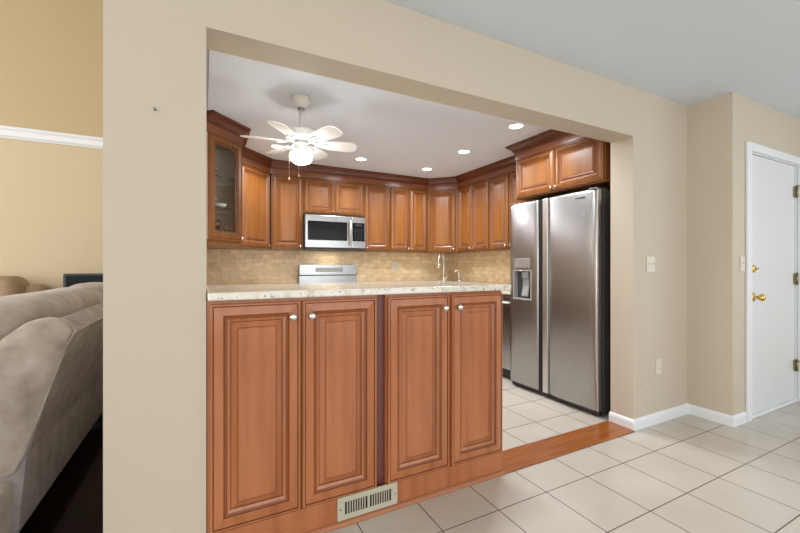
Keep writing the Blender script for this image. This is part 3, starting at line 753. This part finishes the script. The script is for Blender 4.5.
# ------------------------------------------------------------------ living room
sf = thing('sofa', 'large taupe suede reclining sofa seen from behind, beside the pier', 'sofa', (-.643, 2.01, 0))
def soft(name, parent, prof, y0, y1, m, bev=.03, sub=2, seg=3, wob=0):
    """profile in x,z extruded along y, softened"""
    b = MB(); b.prism(prof, y0, y1, m, axis='Y')
    r = bmesh.ops.bevel(b.bm, geom=[e for e in b.bm.edges], offset=bev, segments=2, affect='EDGES', profile=.6, clamp_overlap=True)
    o = b.build(name, parent, subsurf=1)
    return o
def W2(p): return [(x+.643, z) for x, z in p]
# outer back shell : two sections along y, leaning
shell = W2([(-.467, .905), (-.520, .775), (-.563, .636), (-.632, .41), (-.645, .12), (-.80, .12), (-.80, .45), (-.70, .75), (-.60, .93), (-.53, .955)])
def shell_mesh(y0, y1, mname, name):
    b = MB()
    b.prism(shell, y0, y1, 'suede_dark', axis='Y')
    r = bmesh.ops.bevel(b.bm, geom=[e for e in b.bm.edges], offset=.008, segments=2, affect='EDGES', profile=.6, clamp_overlap=True)
    return b.build(name, sf, smooth=True)
shell_mesh(.02, 1.10, 'suede', 'back_panel'); shell_mesh(1.11, 1.82, 'suede', 'back_panel')
# side wing panel facing the camera
wing = W2([(-.472, .900), (-.500, .835), (-.563, .645), (-.632, .42), (-.650, .36), (-.70, .345), (-.78, .40), (-.93, .46), (-.98, .56), (-.93, .66), (-.80, .78), (-.735, .84), (-.68, .90), (-.62, .952), (-.56, .962), (-.505, .945)])
b = MB(); b.prism(wing, 0, .085, 'suede', axis='Y', bev=.018, seg=4, smooth=True); b.build('side_wing', sf)
# welt seam along the back corner
MB().tube([(x+.643, .004, z) for x, z in [(-.470, .903), (-.500, .838), (-.563, .640), (-.632, .415)]], .004, 'suede').build('piping', sf)
MB().tube([(.176, .004, .903), (.176, 1.1, .903)], .004, 'suede').build('piping', sf)
# head rest rolls over the top of the back
def roll(y0, y1, name, rx=.16, rz=.115, cx=-.75, cz=.925, k=14):
    b = MB(); n = 24; rings = []
    for i in range(k+1):
        u = i/k; e = (1-abs(2*u-1)**5)**.35 if 0 < u < 1 else .45
        puff = 1+.025*math.sin(u*9)
        rings.append([b.bm.verts.new((cx+.643+rx*e*puff*math.copysign(abs(math.cos(t))**.8, math.cos(t)), y0+(y1-y0)*u, cz+rz*e*puff*math.copysign(abs(math.sin(t))**.8, math.sin(t)))) for t in [2*PI*j/n for j in range(n)]])
    for a, c in zip(rings, rings[1:]):
        for j in range(n):
            f = b.bm.faces.new((a[j], a[(j+1) % n], c[(j+1) % n], c[j])); f.material_index = b.mi('suede')
    b.bm.faces.new(rings[0]); b.bm.faces.new(rings[-1][::-1])
    return b.build(name, sf, subsurf=1)
roll(.04, 1.46, 'headrest'); roll(1.47, 1.82, 'headrest', rz=.125)
# back cushions, seat, arm, base
b = MB(); b.box(-.36, .10, .35, -.10, 1.80, .86, 'suede', .07, 4); b.build('back_cushion', sf, smooth=True)
b = MB(); b.box(-.95, .10, .10, -.162, 1.80, .46, 'suede', .06, 4); b.build('seat', sf, smooth=True)
b = MB(); b.box(-1.0, -.12, .03, -.02, .09, .335, 'suede', .02, 3); b.build('base_side', sf, smooth=True)
b = MB(); b.box(-1.02, -.12, .34, -.36, .095, .62, 'suede', .07, 4); b.build('arm', sf, smooth=True)
b = MB(); b.box(-.9, .1, .001, -.2, 1.78, .1, 'black'); b.build('base_frame', sf)

s2 = thing('loveseat', 'tan suede loveseat against the far living room wall', 'sofa', (-1.31, 4.24, 0))
b = MB(); b.box(-1.05, .12, .45, -.10, .48, 1.085, 'suede_brown', .09, 5); b.build('back_cushion', s2, smooth=True)
b = MB(); b.box(-2.05, .12, .45, -1.07, .48, 1.08, 'suede_brown', .09, 5); b.build('back_cushion', s2, smooth=True)
b = MB(); b.box(-2.15, .30, .1, .02, .62, 1.00, 'suede_brown', .07, 5); b.build('back', s2, smooth=True)
b = MB(); b.box(-2.05, -.35, .10, -.10, .30, .47, 'suede_brown', .06, 4); b.build('seat', s2, smooth=True)
b = MB(); b.box(-.11, -.36, .02, .06, .40, .66, 'suede_brown', .06, 4); b.build('arm', s2, smooth=True)
b = MB(); b.box(-2.25, -.36, .001, -2.06, .40, .66, 'suede_brown', .06, 4); b.build('arm', s2, smooth=True)

st = thing('media_stand', 'low black media stand under the television', 'stand', (-.72, 4.60, 0))
b = MB(); b.box(-.44, -.2, .05, .44, .22, .55, 'black', .006); b.build('body', st)
for x in (-.4, .4): MB().box(x-.02, -.18, .001, x+.02, .2, .05, 'black').build('foot', st)
tv = thing('television', 'black flat television beyond the sofa in the living room', 'television', (-.72, 4.62, .551))
MB().box(-.44, -.03, .03, .44, .03, .552, 'black', .006).build('frame', tv)
MB().box(-.42, -.033, .05, .42, -.0301, .535, 'screen').build('screen', tv)
MB().box(-.2, -.1, 0, .2, .1, .03, 'black', .004).build('foot', tv)
